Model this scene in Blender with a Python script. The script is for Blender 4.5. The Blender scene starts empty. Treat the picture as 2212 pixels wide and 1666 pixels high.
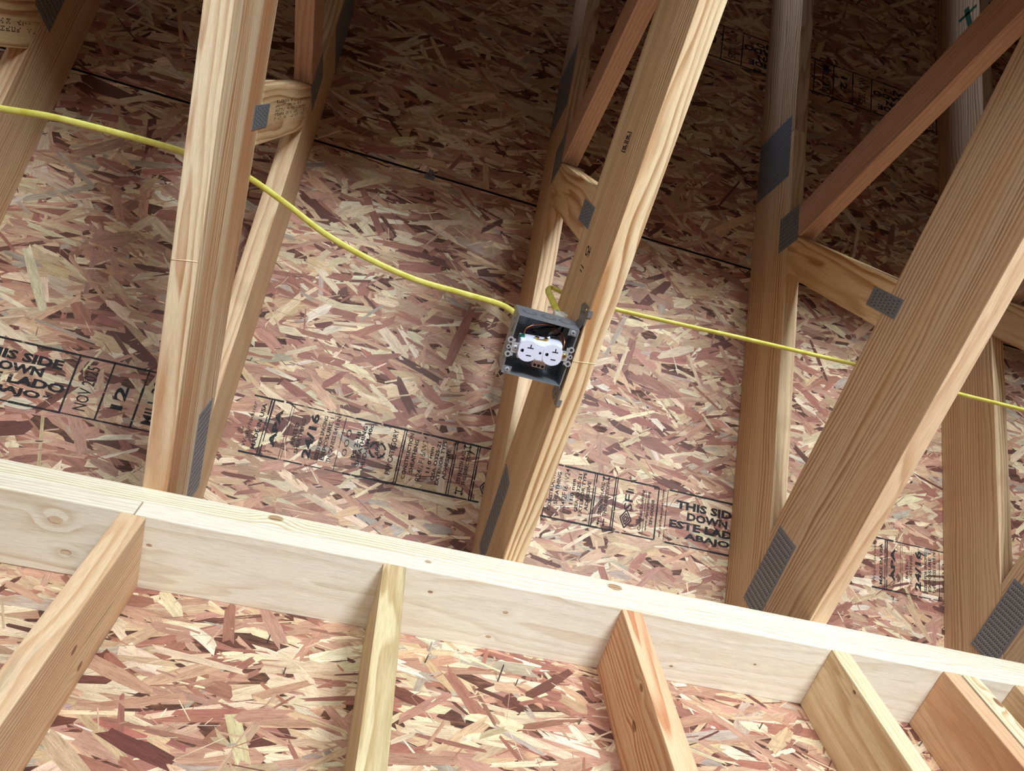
import bpy, bmesh, math, random
import numpy as np
from mathutils import Vector, Matrix

IN = 0.0254          # every measure below is in inches, z = 0 at the underside of the wall's top plates
ZF = 98.0            # height of that underside above the floor
sc = bpy.context.scene
COL = sc.collection

def W(x, y, z):
    return Vector((x * IN, y * IN, (z + ZF) * IN))

def lin(c):
    return tuple((v / 12.92 if v <= 0.04045 else ((v + 0.055) / 1.055) ** 2.4) for v in [k / 255 for k in c])

# ------------------------------------------------------------------ camera
RV = Vector((0.386510373, -0.134824492, 0.272092969))
Rm = Matrix.Rotation(RV.length, 3, RV.normalized())      # world -> (right, down, forward)
cam_d = bpy.data.cameras.new('camera')
cam = bpy.data.objects.new('camera', cam_d)
COL.objects.link(cam)
cam_d.sensor_fit = 'HORIZONTAL'
cam_d.sensor_width = 36.0
cam_d.lens = 1550.72254 / 2212 * 36.0
cam_d.clip_start = 0.02
cam_d.clip_end = 100
r0, r1, r2 = Rm[0], Rm[1], Rm[2]
mw = Matrix(((r0[0], -r1[0], -r2[0]), (r0[1], -r1[1], -r2[1]), (r0[2], -r1[2], -r2[2]))).to_4x4()
mw.translation = W(-3.19148, -29.03994, -38.88788)
cam.matrix_world = mw
sc.camera = cam

# ------------------------------------------------------------------ world, lights, exposure
world = bpy.data.worlds.new('world')
sc.world = world
world.use_nodes = True
bg = world.node_tree.nodes['Background']
bg.inputs[0].default_value = (0.55, 0.68, 0.9, 1)
bg.inputs[1].default_value = 0.6

def area(name, loc, target, sx, sy, power, color, spread=180):
    d = bpy.data.lights.new(name, 'AREA')
    d.shape = 'RECTANGLE'
    d.size, d.size_y = sx * IN, sy * IN
    d.energy = power
    d.color = color
    d.spread = math.radians(spread)
    o = bpy.data.objects.new(name, d)
    COL.objects.link(o)
    o.location = W(*loc)
    o.rotation_euler = (W(*target) - W(*loc)).to_track_quat('-Z', 'Z').to_euler()
    return o

YF = -176.0                       # inner face of the opposite wall
WIN = (54, 92, -62, -26)          # window added in it for fill light: x0 x1 z0 z1
area('added_window_fill', (73, YF + 1, -44), (10, 0, -10), 34, 32, 40, (0.80, 0.91, 1.0))
DOOR = (-40, 30, -96, -16)        # open doorway added in it for soft fill light
area('added_doorway_fill', (-5, YF + 1, -56), (0, -20, -10), 66, 76, 72, (0.80, 0.91, 1.0))
LAMP = (46, -150, -88)            # floodlight added unseen on the floor as key light, aimed up at the eave
area('key_floodlight', LAMP, (26, 0, 2), 38, 24, 50, (0.80, 0.91, 1.0), 80)
WIN2 = (-116, -64, -66, -22)      # window added on the left gable wall to fill left faces: y0 y1 z0 z1
area('added_side_fill', (-70, -90, -44), (40, -14, 2), 48, 40, 22, (0.84, 0.92, 1.0))
area('added_upper_roof_fill', (-69, -85, 62), (46, -50, 58), 14, 18, 1.6, (0.62, 0.80, 1.0), 40)  # unseen lamp added for the bluish patch on the upper roof

sc.view_settings.view_transform = 'Standard'
sc.view_settings.look = 'None'
sc.view_settings.exposure = 0.07
sc.view_settings.gamma = 1.0
sc.view_settings.use_curve_mapping = False

# ------------------------------------------------------------------ node helpers
class NT:
    def __init__(self, name):
        self.m = bpy.data.materials.new(name)
        self.m.use_nodes = True
        self.t = self.m.node_tree
        self.b = self.t.nodes['Principled BSDF']
        self.out = self.t.nodes['Material Output']
    def n(self, typ, **kw):
        nd = self.t.nodes.new(typ)
        for k, v in kw.items():
            setattr(nd, k, v)
        return nd
    def l(self, a, b):
        self.t.links.new(a, b)
    def put(self, sock, v):
        if hasattr(v, 'bl_idname') or hasattr(v, 'is_output'):
            self.l(v, sock)
        else:
            sock.default_value = v
    def math(self, op, a, b=0.0, c=0.0):
        nd = self.n('ShaderNodeMath', operation=op)
        for s, v in zip(nd.inputs, (a, b, c)):
            self.put(s, v)
        return nd.outputs[0]
    def vmul(self, a, b):
        nd = self.n('ShaderNodeVectorMath', operation='MULTIPLY')
        self.put(nd.inputs[0], a); self.put(nd.inputs[1], b)
        return nd.outputs[0]
    def vadd(self, a, b):
        nd = self.n('ShaderNodeVectorMath', operation='ADD')
        self.put(nd.inputs[0], a); self.put(nd.inputs[1], b)
        return nd.outputs[0]
    def noise(self, vec, scale=1.0, detail=2.0, rough=0.5, color=False):
        nd = self.n('ShaderNodeTexNoise')
        self.put(nd.inputs['Vector'], vec)
        nd.inputs['Scale'].default_value = scale
        nd.inputs['Detail'].default_value = detail
        nd.inputs['Roughness'].default_value = rough
        return nd.outputs['Color' if color else 'Fac']
    def ramp(self, fac, stops, interp='LINEAR'):
        nd = self.n('ShaderNodeValToRGB')
        nd.color_ramp.interpolation = interp
        e = nd.color_ramp.elements
        while len(e) < len(stops):
            e.new(0.5)
        for el, (p, c) in zip(e, stops):
            el.position = p
            el.color = (*c, 1) if len(c) == 3 else c
        self.l(fac, nd.inputs[0])
        return nd.outputs[0]
    def mix(self, fac, a, b, mode='MIX'):
        nd = self.n('ShaderNodeMix', data_type='RGBA', blend_type=mode)
        self.put(nd.inputs[0], fac)
        self.put(nd.inputs[6], a if hasattr(a, 'is_output') else (*a, 1))
        self.put(nd.inputs[7], b if hasattr(b, 'is_output') else (*b, 1))
        return nd.outputs[2]
    def maprange(self, v, a, b, c, d, smooth=False):
        nd = self.n('ShaderNodeMapRange')
        if smooth:
            nd.interpolation_type = 'SMOOTHSTEP'
        self.put(nd.inputs[0], v)
        for i, k in enumerate((a, b, c, d)):
            nd.inputs[i + 1].default_value = k
        return nd.outputs[0]
    def bump(self, h, strength, dist=0.001):
        nd = self.n('ShaderNodeBump')
        nd.inputs['Strength'].default_value = strength
        nd.inputs['Distance'].default_value = dist
        self.l(h, nd.inputs['Height'])
        self.l(nd.outputs[0], self.b.inputs['Normal'])
    def obj_inches(self):
        tc = self.n('ShaderNodeTexCoord')
        return self.vmul(tc.outputs['Object'], (1 / IN,) * 3)

def plain(name, rgb, rough=0.5, metal=0.0, spec=0.5):
    t = NT(name)
    t.b.inputs['Base Color'].default_value = (*lin(rgb), 1)
    t.b.inputs['Roughness'].default_value = rough
    t.b.inputs['Metallic'].default_value = metal
    t.b.inputs['Specular IOR Level'].default_value = spec
    return t.m

def wood(name, light, dark, freq=5.0, pith=(0, 6), tilt=(0.0, 0.0), seed=0.0, knots=(), contrast=1.0,
         tint=None, tint_amt=0.35, stain=None, wob=0.5, rough=0.62, kcol=((150, 96, 58), (74, 44, 28))):
    """Solid softwood lumber, local x = along the grain; rings are distances from a pith line."""
    def soft(c):
        m_ = .3 * c[0] + .6 * c[1] + .1 * c[2]
        return tuple(k + (m_ - k) * .07 for k in c)
    light, dark = soft(light), soft(dark)
    if tint: tint = soft(tint)
    t = NT(name)
    P = t.obj_inches()
    sd = (seed * 7.31, seed * 3.17, seed * 5.77)
    Ps = t.vadd(P, sd)
    sep = t.n('ShaderNodeSeparateXYZ'); t.l(P, sep.inputs[0])
    x, y, z = sep.outputs
    wn = t.noise(t.vmul(Ps, (0.045, 0.16, 0.16)), 1.0, 2.0, 0.5, True)
    ws = t.n('ShaderNodeSeparateXYZ'); t.l(wn, ws.inputs[0])
    def off(c, p, tl, w):
        a = t.math('MULTIPLY_ADD', x, -tl, -p)
        a = t.math('ADD', a, c)
        return t.math('MULTIPLY_ADD', w, wob * 4, a)
    yy = off(y, pith[0] + wob * 2, tilt[0], ws.outputs[0])
    zz = off(z, pith[1] + wob * 2, tilt[1], ws.outputs[1])
    r = t.math('SQRT', t.math('ADD', t.math('MULTIPLY', yy, yy), t.math('MULTIPLY', zz, zz)))
    kmask = None
    for (kx, ky, kz, kr) in knots:
        dv = t.vmul(t.vadd(P, (-kx, -ky, -kz)), (0.62, 1, 1))
        ln = t.n('ShaderNodeVectorMath', operation='LENGTH'); t.l(dv, ln.inputs[0])
        d = ln.outputs['Value']
        r = t.math('ADD', r, t.maprange(d, 0.0, kr * 4.2, kr * 1.5, 0.0, True))
        k = t.maprange(d, kr * 0.75, kr * 1.1, 1.0, 0.0, True)
        kmask = k if kmask is None else t.math('MAXIMUM', kmask, k)
    jit = t.noise(t.vmul(Ps, (0.05, 0.6, 0.6)), 1.0, 2.5, 0.5)
    ring = t.math('FRACT', t.math('MULTIPLY_ADD', jit, 3.2, t.math('MULTIPLY', r, freq)))
    late = t.ramp(ring, [(0.0, (0.0,) * 3), (0.35, (0.08,) * 3), (0.78, (0.95,) * 3), (0.9, (1.0,) * 3), (1.0, (0.0,) * 3)])
    lf = t.math('MULTIPLY', late, contrast)
    # earlier/later bands along the width vary in strength
    var = t.noise(t.vmul(Ps, (0.03, 0.75, 0.75)), 1.0, 3.0, 0.55)
    lf = t.math('MULTIPLY', lf, t.maprange(var, 0.34, 0.66, 0.25, 1.35))
    colr = t.mix(lf, lin(light), lin(dark))
    if tint:
        tn = t.noise(t.vmul(Ps, (0.025, 0.35, 0.35)), 1.0, 2.0, 0.5)
        colr = t.mix(t.math('MULTIPLY', t.maprange(tn, 0.42, 0.62, 0, 1, True), tint_amt), colr, lin(tint))
    if stain:
        sn = t.noise(t.vmul(Ps, (0.08, 0.8, 0.8)), 1.0, 4.0, 0.6)
        colr = t.mix(t.maprange(sn, 0.55, 0.72, 0, 0.75, True), colr, lin(stain))
    fib = t.noise(t.vmul(Ps, (0.9, 22, 22)), 1.0, 3.0, 0.6)
    colr = t.mix(1.0, colr, t.ramp(fib, [(0.25, (0.80,) * 3), (0.75, (1.13,) * 3)]), 'MULTIPLY')
    if kmask is not None:
        kc = t.mix(t.maprange(ring, 0.1, 0.9, 0.0, 1.0), lin(kcol[0]), lin(kcol[1]))
        colr = t.mix(t.math('MULTIPLY', kmask, 0.85), colr, kc)
    t.l(colr, t.b.inputs['Base Color'])
    t.b.inputs['Roughness'].default_value = rough
    t.b.inputs['Specular IOR Level'].default_value = 0.35
    saw = t.noise(t.vmul(Ps, (9, 3, 3)), 1.0, 2.0, 0.5)
    t.bump(t.math('ADD', t.math('MULTIPLY', fib, 0.6), t.math('MULTIPLY', saw, 0.5)), 0.35, 0.0006)
    return t.m

# ------------------------------------------------------------------ object helpers
WM = {}          # world matrices (no depsgraph needed)

def link(o, world=Matrix.Identity(4), parent=None):
    COL.objects.link(o)
    WM[o] = world.copy()
    if parent is None:
        o.matrix_world = world
    else:
        o.parent = parent
        o.matrix_basis = WM[parent].inverted() @ world
    return o

def tag(o, label=None, cat=None, group=None, kind=None):
    if label: o['label'] = label
    if cat: o['category'] = cat
    if group: o['group'] = group
    if kind: o['kind'] = kind
    return o

def empty(name, x, y, z, label=None, cat=None, group=None, kind=None):
    o = bpy.data.objects.new(name, None)
    o.empty_display_size = 0.05
    link(o, Matrix.Translation(W(x, y, z)))
    return tag(o, label, cat, group, kind)

def mesh_obj(name, bm, mat, world=Matrix.Identity(4), parent=None, smooth=False):
    me = bpy.data.meshes.new(name)
    bm.normal_update()
    bm.to_mesh(me)
    bm.free()
    for m in (mat if isinstance(mat, (list, tuple)) else [mat]):
        me.materials.append(m)
    if smooth:
        for p in me.polygons:
            p.use_smooth = True
    return link(bpy.data.objects.new(name, me), world, parent)

def frame(o, ex, ey, ez):
    m = Matrix((ex, ey, ez)).transposed().to_4x4()
    m.translation = o
    return m

def prism(bm, poly, z0, z1, bev=0.0, mi=0):
    """extrude a CCW polygon [(x,y)..] (inches) between z0 and z1 (inches)"""
    a = [bm.verts.new((x * IN, y * IN, z0 * IN)) for x, y in poly]
    b = [bm.verts.new((x * IN, y * IN, z1 * IN)) for x, y in poly]
    n = len(poly)
    fs = [bm.faces.new(a[::-1]), bm.faces.new(b)]
    for i in range(n):
        fs.append(bm.faces.new((a[i], a[(i + 1) % n], b[(i + 1) % n], b[i])))
    for f in fs:
        f.material_index = mi
    if bev:
        es = list({e for f in fs for e in f.edges})
        bmesh.ops.bevel(bm, geom=es, offset=bev * IN, segments=2, affect='EDGES', profile=0.6, clamp_overlap=True)
    return fs

def box(bm, x0, x1, y0, y1, z0, z1, bev=0.0, mi=0):
    return prism(bm, [(x0, y0), (x1, y0), (x1, y1), (x0, y1)], z0, z1, bev, mi)

def disc(bm, c, ax, r, h, seg=16, r2=None, mi=0):
    """cylinder from point c along unit axis ax (inches)"""
    ax = Vector(ax).normalized()
    u = ax.orthogonal().normalized(); v = ax.cross(u)
    r2 = r if r2 is None else r2
    c = Vector(c)
    A, B = [], []
    for i in range(seg):
        t = 2 * math.pi * i / seg
        d = u * math.cos(t) + v * math.sin(t)
        A.append(bm.verts.new((c + d * r) * IN)); B.append(bm.verts.new((c + ax * h + d * r2) * IN))
    fs = [bm.faces.new(A[::-1]), bm.faces.new(B)]
    for i in range(seg):
        fs.append(bm.faces.new((A[i], A[(i + 1) % seg], B[(i + 1) % seg], B[i])))
    for f in fs:
        f.material_index = mi
    return fs

def catmull(pts, n=8):
    pts = [Vector(p) for p in pts]
    P = [pts[0] * 2 - pts[1]] + pts + [pts[-1] * 2 - pts[-2]]
    out = []
    for i in range(1, len(P) - 2):
        p0, p1, p2, p3 = P[i - 1:i + 3]
        for k in range(n):
            t = k / n
            out.append(0.5 * ((2 * p1) + (p2 - p0) * t + (2 * p0 - 5 * p1 + 4 * p2 - p3) * t * t + (3 * p1 - p0 - 3 * p2 + p3) * t ** 3))
    out.append(pts[-1])
    return out

def tube(bm, pts, a, b=None, seg=10, up=Vector((0, 0, 1)), mi=0):
    """swept ellipse, half-axis a sideways and b along 'up' (inches)"""
    b = a if b is None else b
    rings = []
    n = len(pts)
    prev = None
    for i, p in enumerate(pts):
        t = (pts[min(i + 1, n - 1)] - pts[max(i - 1, 0)]).normalized()
        ref = up if prev is None else prev
        s = t.cross(ref)
        if s.length < 1e-4: s = t.orthogonal()
        s.normalize()
        w = s.cross(t).normalized()
        prev = w
        rings.append([bm.verts.new((p + s * a * math.cos(2 * math.pi * k / seg) + w * b * math.sin(2 * math.pi * k / seg)) * IN) for k in range(seg)])
    fs = [bm.faces.new(rings[0]), bm.faces.new(rings[-1][::-1])]
    for i in range(n - 1):
        for k in range(seg):
            fs.append(bm.faces.new((rings[i][k], rings[i + 1][k], rings[i + 1][(k + 1) % seg], rings[i][(k + 1) % seg])))
    for f in fs:
        f.material_index = mi; f.smooth = True
    bmesh.ops.recalc_face_normals(bm, faces=fs)

WORLD_IN = Matrix.Translation(Vector((0, 0, ZF * IN)))     # local inches*IN -> world

# ------------------------------------------------------------------ materials
def osb_strand_mat():
    t = NT('pressed_strands')
    at = t.n('ShaderNodeAttribute', attribute_name='fcol')
    uv = t.n('ShaderNodeUVMap', uv_map='grain')
    g = t.noise(t.vmul(uv.outputs[0], (1.1, 15, 1)), 1.0, 4.0, 0.65)
    g2 = t.noise(t.vmul(uv.outputs[0], (0.5, 3.0, 1)), 1.0, 3.0, 0.6)
    sp = t.noise(t.vmul(uv.outputs[0], (9, 22, 1)), 1.0, 2.0, 0.6)
    c = t.mix(1.0, at.outputs[0], t.ramp(g, [(0.30, (0.60, 0.54, 0.50)), (0.46, (.97, .97, .97)), (0.72, (1.2, 1.19, 1.16))]), 'MULTIPLY')
    c = t.mix(1.0, c, t.ramp(g2, [(0.3, (0.80, 0.76, 0.74)), (0.65, (1.1, 1.1, 1.1))]), 'MULTIPLY')
    c = t.mix(t.maprange(sp, 0.60, 0.68, 0, 0.55), c, lin((92, 56, 44)))
    t.l(c, t.b.inputs['Base Color'])
    t.b.inputs['Roughness'].default_value = 0.55
    t.b.inputs['Specular IOR Level'].default_value = 0.4
    t.bump(g, 0.5, 0.0005)
    return t.m

def osb_base_mat(name, flaky):
    t = NT(name)
    P = t.obj_inches()
    if flaky:      # board far from view: stretched cells stand for strands too far to tell apart
        v = t.n('ShaderNodeTexVoronoi'); t.l(t.vmul(P, (0.35, 1.5, 1.0)), v.inputs['Vector'])
        c = t.ramp(v.outputs['Color'], [(0.0, lin((110, 66, 52))), (0.4, lin((186, 143, 116))), (0.8, lin((214, 180, 140))), (1, lin((230, 208, 172)))])
        n = t.noise(t.vmul(P, (1, 9, 4)), 1.0, 3.0)
        c = t.mix(1.0, c, t.ramp(n, [(0.3, (0.75,) * 3), (0.7, (1.1,) * 3)]), 'MULTIPLY')
    else:
        n = t.noise(t.vmul(P, (0.8, 4, 2)), 1.0, 4.0, 0.6)
        c = t.ramp(n, [(0.3, lin((46, 26, 20))), (0.55, lin((98, 60, 44))), (0.75, lin((150, 104, 78)))])
    t.l(c, t.b.inputs['Base Color'])
    t.b.inputs['Roughness'].default_value = 0.7
    return t.m

M_STRAND = osb_strand_mat()
M_BASE = osb_base_mat('strand_board_core', False)
M_FAR = osb_base_mat('strand_board_far', True)
M_EDGE = plain('green_edge_sealer', (20, 34, 24), 0.8)
M_FELT = plain('black_underlayment', (14, 14, 16), 0.9)

def ink_mat(name, rgb, wear):
    t = NT(name)
    P = t.obj_inches()
    t.b.inputs['Base Color'].default_value = (*lin(rgb), 1)
    t.b.inputs['Roughness'].default_value = 0.7
    n1 = t.noise(t.vmul(P, (2.2, 9.0, 2)), 1.0, 3.0, 0.7)
    n2 = t.noise(t.vmul(P, (0.55, 0.9, 1)), 1.0, 2.0, 0.6)
    s = t.math('ADD', t.math('MULTIPLY', n1, 0.75), t.math('MULTIPLY', n2, 0.75))
    fac = t.maprange(s, 0.80 + wear, 0.98 + wear, 0.95, 0.12)
    tr = t.n('ShaderNodeBsdfTransparent')
    mx = t.n('ShaderNodeMixShader')
    t.l(fac, mx.inputs[0]); t.l(tr.outputs[0], mx.inputs[1]); t.l(t.b.outputs[0], mx.inputs[2])
    t.l(mx.outputs[0], t.out.inputs['Surface'])
    return t.m
M_INK = ink_mat('black_stamp_ink', (22, 20, 26), 0.02)
M_INK2 = ink_mat('faded_stamp_ink', (40, 30, 30), -0.04)
M_GREENINK = ink_mat('green_marker_ink', (20, 70, 50), 0.1)

def galv(name, rgb, rough, metal=0.85):
    t = NT(name)
    P = t.obj_inches()
    v = t.n('ShaderNodeTexVoronoi'); t.l(t.vmul(P, (4, 4, 4)), v.inputs['Vector'])
    n = t.noise(P, 3.0, 4.0, 0.6)
    c = t.mix(t.maprange(v.outputs['Distance'], 0, 1, 0, 0.6), lin(rgb), lin(tuple(int(k * 0.72) for k in rgb)))
    t.l(c, t.b.inputs['Base Color'])
    t.l(t.maprange(n, 0.3, 0.7, rough - 0.1, rough + 0.12), t.b.inputs['Roughness'])
    t.b.inputs['Metallic'].default_value = metal
    return t.m
M_PLATE = galv('galvanized_truss_plate', (140, 145, 152), 0.5, 0.35)
M_TEETH = plain('painted_tooth_glints', (205, 206, 208), 0.35, 0.8)  # brighter than the plate, so the teeth carry painted glints
M_SLOT = plain('painted_slot_shade', (70, 70, 72), 0.8, 0.2)  # dark colour paints the shade of the punched slots
M_BOX = galv('galvanized_steel_box', (150, 156, 162), 0.36, 0.6)
M_SLOTEDGE = plain('knockout_groove_shade', (58, 62, 66), 0.5, 0.5)  # darkened steel paints shade into the knockout grooves
M_STRAP = galv('grey_steel_bracket', (134, 132, 130), 0.45, 0.5)
M_SCREW = plain('zinc_screw', (196, 198, 202), 0.3, 0.6)
M_BRASS = plain('brass_screw', (206, 176, 104), 0.3, 1.0)
M_WHITE = plain('white_nylon', (206, 206, 222), 0.4)
M_DARK = plain('painted_hole_shade', (28, 26, 34), 0.8)  # dark colour stands in for the shade inside slots and holes
M_COPPER = plain('bare_copper', (196, 118, 82), 0.3, 1.0)
M_BLACKW = plain('black_insulation', (20, 20, 22), 0.4)
M_WHITEW = plain('white_insulation', (220, 220, 214), 0.4)
M_GREEN = plain('green_ground_screw', (40, 120, 98), 0.35, 0.6)
M_NAIL = plain('steel_nail', (120, 122, 128), 0.4, 0.9)
M_CLEAR = plain('clear_connector_plastic', (196, 178, 176), 0.2)
M_SEAL = plain('white_cable_clamp', (214, 206, 190), 0.5)

def cable_mat():
    t = NT('yellow_cable_jacket')
    P = t.obj_inches()
    n = t.noise(P, 1.3, 3.0, 0.5)
    c = t.ramp(n, [(0.3, lin((200, 190, 72))), (0.7, lin((226, 220, 116)))])
    t.l(c, t.b.inputs['Base Color'])
    t.b.inputs['Roughness'].default_value = 0.42
    return t.m
M_CABLE = cable_mat()

# ------------------------------------------------------------------ oriented strand board
PAL = [((222, 198, 164), .19), ((202, 168, 134), .24), ((186, 142, 118), .25), ((160, 108, 90), .18),
       ((108, 66, 54), .07), ((176, 158, 140), .04), ((226, 210, 184), .03)]
PALC = np.array([lin(c) for c, _ in PAL]); PALW = np.array([w for _, w in PAL]); PALW /= PALW.sum()

def strand_arrays(rng, n, rect, lmin, lmax, wmin, wmax, spread, z_lo, z_hi, big=False):
    u0, u1, v0, v1 = rect
    cx = rng.uniform(u0 - 1, u1 + 1, n); cy = rng.uniform(v0 - .5, v1 + .5, n)
    L = lmin * (lmax / lmin) ** rng.random(n); Wd = wmin * (wmax / wmin) ** rng.random(n)
    th = rng.normal(0, spread, n)
    odd = rng.random(n) < 0.14
    th = np.where(odd, rng.uniform(-1.5, 1.5, n), th)
    s = rng.uniform(-.5, .5, (n, 6)) * np.minimum(Wd, 0.8)[:, None]
    e = rng.uniform(.55, 1.0, (n, 4)) * .5
    b = rng.uniform(-.12, .12, (n, 2))
    X = np.stack([-L / 2 + s[:, 0], rng.uniform(-.15, .15, n) * L, L / 2 + s[:, 1], L / 2 + s[:, 2] * 1.6, L / 2 + s[:, 3],
                  rng.uniform(-.15, .15, n) * L, -L / 2 + s[:, 4], -L / 2 + s[:, 5] * 1.6], 1)
    Y = np.stack([-e[:, 0], -.5 + b[:, 0], -e[:, 1], e[:, 1] - e[:, 2] , e[:, 2], .5 + b[:, 1], e[:, 3], e[:, 3] - e[:, 0]], 1) * Wd[:, None]
    c, sn = np.cos(th)[:, None], np.sin(th)[:, None]
    U = np.clip(cx[:, None] + X * c - Y * sn, u0 + .02, u1 - .02)
    V = np.clip(cy[:, None] + X * sn + Y * c, v0 + .02, v1 - .02)
    zb = (z_lo + (z_hi - z_lo) * np.sort(rng.random(n)))[:, None]
    tilt = rng.normal(0, .0010, (n, 2))
    Z = zb + tilt[:, :1] * X * .5 + tilt[:, 1:] * Y * 3
    Z = np.clip(Z, .002, z_hi + .004)
    ci = rng.choice(len(PALC), n, p=PALW)
    col = PALC[ci] * rng.uniform(.82, 1.12, (n, 1)) * (1 + rng.normal(0, .035, (n, 3)))
    off = rng.uniform(-50, 50, (n, 2))
    return U, V, Z, X + off[:, :1], Y + off[:, 1:], np.clip(col, .01, 1)

def strand_mesh(name, arr, depth=.012):
    U, V, Z, gx, gy, col = arr
    n = U.shape[0]
    top = np.stack([U, V, Z], 2); bot = np.stack([U, V, Z - depth], 2)
    verts = np.concatenate([top, bot], 1).reshape(-1, 3) * IN
    base = np.arange(n)[:, None] * 16
    topf = base + np.arange(8)
    k = np.arange(8); k2 = (k + 1) % 8
    side = np.stack([base + k, base + 8 + k, base + 8 + k2, base + k2], 2).reshape(-1, 4)
    loops = np.concatenate([topf.ravel(), side.ravel()])
    nf_t, nf_s = n, n * 8
    starts = np.concatenate([np.arange(nf_t) * 8, nf_t * 8 + np.arange(nf_s) * 4])
    me = bpy.data.meshes.new(name)
    me.vertices.add(len(verts)); me.vertices.foreach_set('co', verts.ravel())
    me.loops.add(len(loops)); me.loops.foreach_set('vertex_index', loops.astype(np.int32))
    me.polygons.add(nf_t + nf_s); me.polygons.foreach_set('loop_start', starts.astype(np.int32))
    me.update(calc_edges=True)
    me.shade_flat()
    guv = np.stack([np.concatenate([gx, gx], 1).reshape(-1), np.concatenate([gy, gy], 1).reshape(-1)], 1)
    uvl = me.uv_layers.new(name='grain')
    uvl.data.foreach_set('uv', guv[loops].ravel())
    at = me.attributes.new('fcol', 'FLOAT_COLOR', 'FACE')
    fc = np.concatenate([col, np.repeat(col * .85, 8, 0)], 0)
    at.data.foreach_set('color', np.concatenate([fc, np.ones((len(fc), 1))], 1).ravel())
    me.materials.append(M_STRAND)
    return me

def osb_panel(parent, fr, rect, dense, seed, nbig, lab=None):
    """one board; fr = world frame of its face (x,y in the face, z out of it); rect u0 u1 v0 v1; dense = part seen close"""
    u0, u1, v0, v1 = rect
    bm = bmesh.new()
    fs = box(bm, u0, u1, v0, v1, -.44, 0)
    for f in fs[2:]:
        f.material_index = 1
    # bmesh normals: top is +z
    p = mesh_obj('sheathing_panel', bm, [M_BASE if dense else M_FAR, M_EDGE], fr, parent)
    if lab: p['label'] = lab
    if dense:
        rng = np.random.default_rng(seed)
        d = (max(u0, dense[0]), min(u1, dense[1]), max(v0, dense[2]), min(v1, dense[3]))
        A = (d[1] - d[0]) * (d[3] - d[2])
        lay = [strand_arrays(rng, int(A * 1.05), d, 2.2, 6.5, .40, 1.30, .36, .003, .012),
               strand_arrays(rng, int(A * .42), d, 1.6, 5.5, .25, 1.05, .45, .010, .017),
               strand_arrays(rng, int(A * .50), d, .4, 3.0, .03, .20, .55, .014, .019)]
        arr = [np.concatenate(k, 0) for k in zip(*lay)]
        o = bpy.data.objects.new('strand_layer', strand_mesh('strand_layer', arr))
        link(o, fr, p); o['kind'] = 'stuff'
        big = strand_arrays(rng, nbig, d, 2.6, 6.5, .55, 1.25, .5, .018, .021)
        for i in range(nbig):
            o = bpy.data.objects.new('strand', strand_mesh('strand', [k[i:i + 1] for k in big]))
            link(o, fr, p)
    return p

# ------------------------------------------------------------------ the setting
SL = 0.82                                   # roof slope dz / -dy
ZR = 19.6                                   # height of the roof boards' underside at y = 0
CS = 1 / math.hypot(1, SL); SN = SL * CS
YRIDGE = -85.0
XL, XR = -72.0, 130.0                       # gable walls
# frame of the near roof slope's underside: u = +x, v = up the slope (towards the room), n = into the room
RF = frame(W(0, 0, ZR), Vector((1, 0, 0)), Vector((0, -CS, SN)), Vector((0, -SN, -CS)))
VR = -YRIDGE / CS                           # slope length to the ridge

ceiling = empty('ceiling', 0, 0, ZR, 'roof deck of reddish strand board panels seen from below', None, None, 'structure')
DEN = (-66, 104, -14, 84)
XJ_LOW, XJ_UP, VS = 9.03, 33.7, 26.0
g = .1
near = [((XL, XJ_LOW - g, -21.5, VS - g), 11, 34), ((XJ_LOW + g, 105 - g, -21.5, VS - g), 12, 30),
        ((XL, XJ_UP - g, VS + g, 82 - g), 13, 16), ((XJ_UP + g, XR, VS + g, 82 - g), 14, 16)]
PAN = [osb_panel(ceiling, RF, r, DEN, s, nb) for r, s, nb in near]
osb_panel(ceiling, RF, (105 + g, XR, -21.5, VS - g), None, 0, 0)
osb_panel(ceiling, RF, (XL, XR, 82 + g, VR), None, 0, 0)
RF2 = frame(W(0, 2 * YRIDGE, ZR), Vector((-1, 0, 0)), Vector((0, CS, SN)), Vector((0, SN, -CS)))
osb_panel(ceiling, RF2, (-XR, -XL, -21.5, VR), None, 0, 0)
bm = bmesh.new(); box(bm, XL - 2, XR + 2, -24, VR + 1, -.75, -.5)
mesh_obj('underlayment', bm, M_FELT, RF, ceiling)
bm = bmesh.new(); box(bm, -XR - 2, -XL + 2, -24, VR + 1, -.75, -.5)
mesh_obj('underlayment', bm, M_FELT, RF2, ceiling)

# back wall: boards nailed outside the studs; face towards the room at y = 5.5
BF = frame(W(0, 5.5, 0), Vector((1, 0, 0)), Vector((0, 0, 1)), Vector((0, -1, 0)))
wall_back = empty('wall_back', 0, 5.5, -ZF, 'strand board sheathing of the wall behind the studs', None, None, 'structure')
osb_panel(wall_back, BF, (XL, 16.66 + .75 - .04, -ZF, 3), (-44, 84, -48, 3), 21, 40)
osb_panel(wall_back, BF, (16.66 + .75 + .04, XR, -ZF, 3), (-44, 84, -48, 3), 22, 36)

def struct(name, bm, mat, label):
    return tag(mesh_obj(name, bm, mat, WORLD_IN), label, None, None, 'structure')

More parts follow.
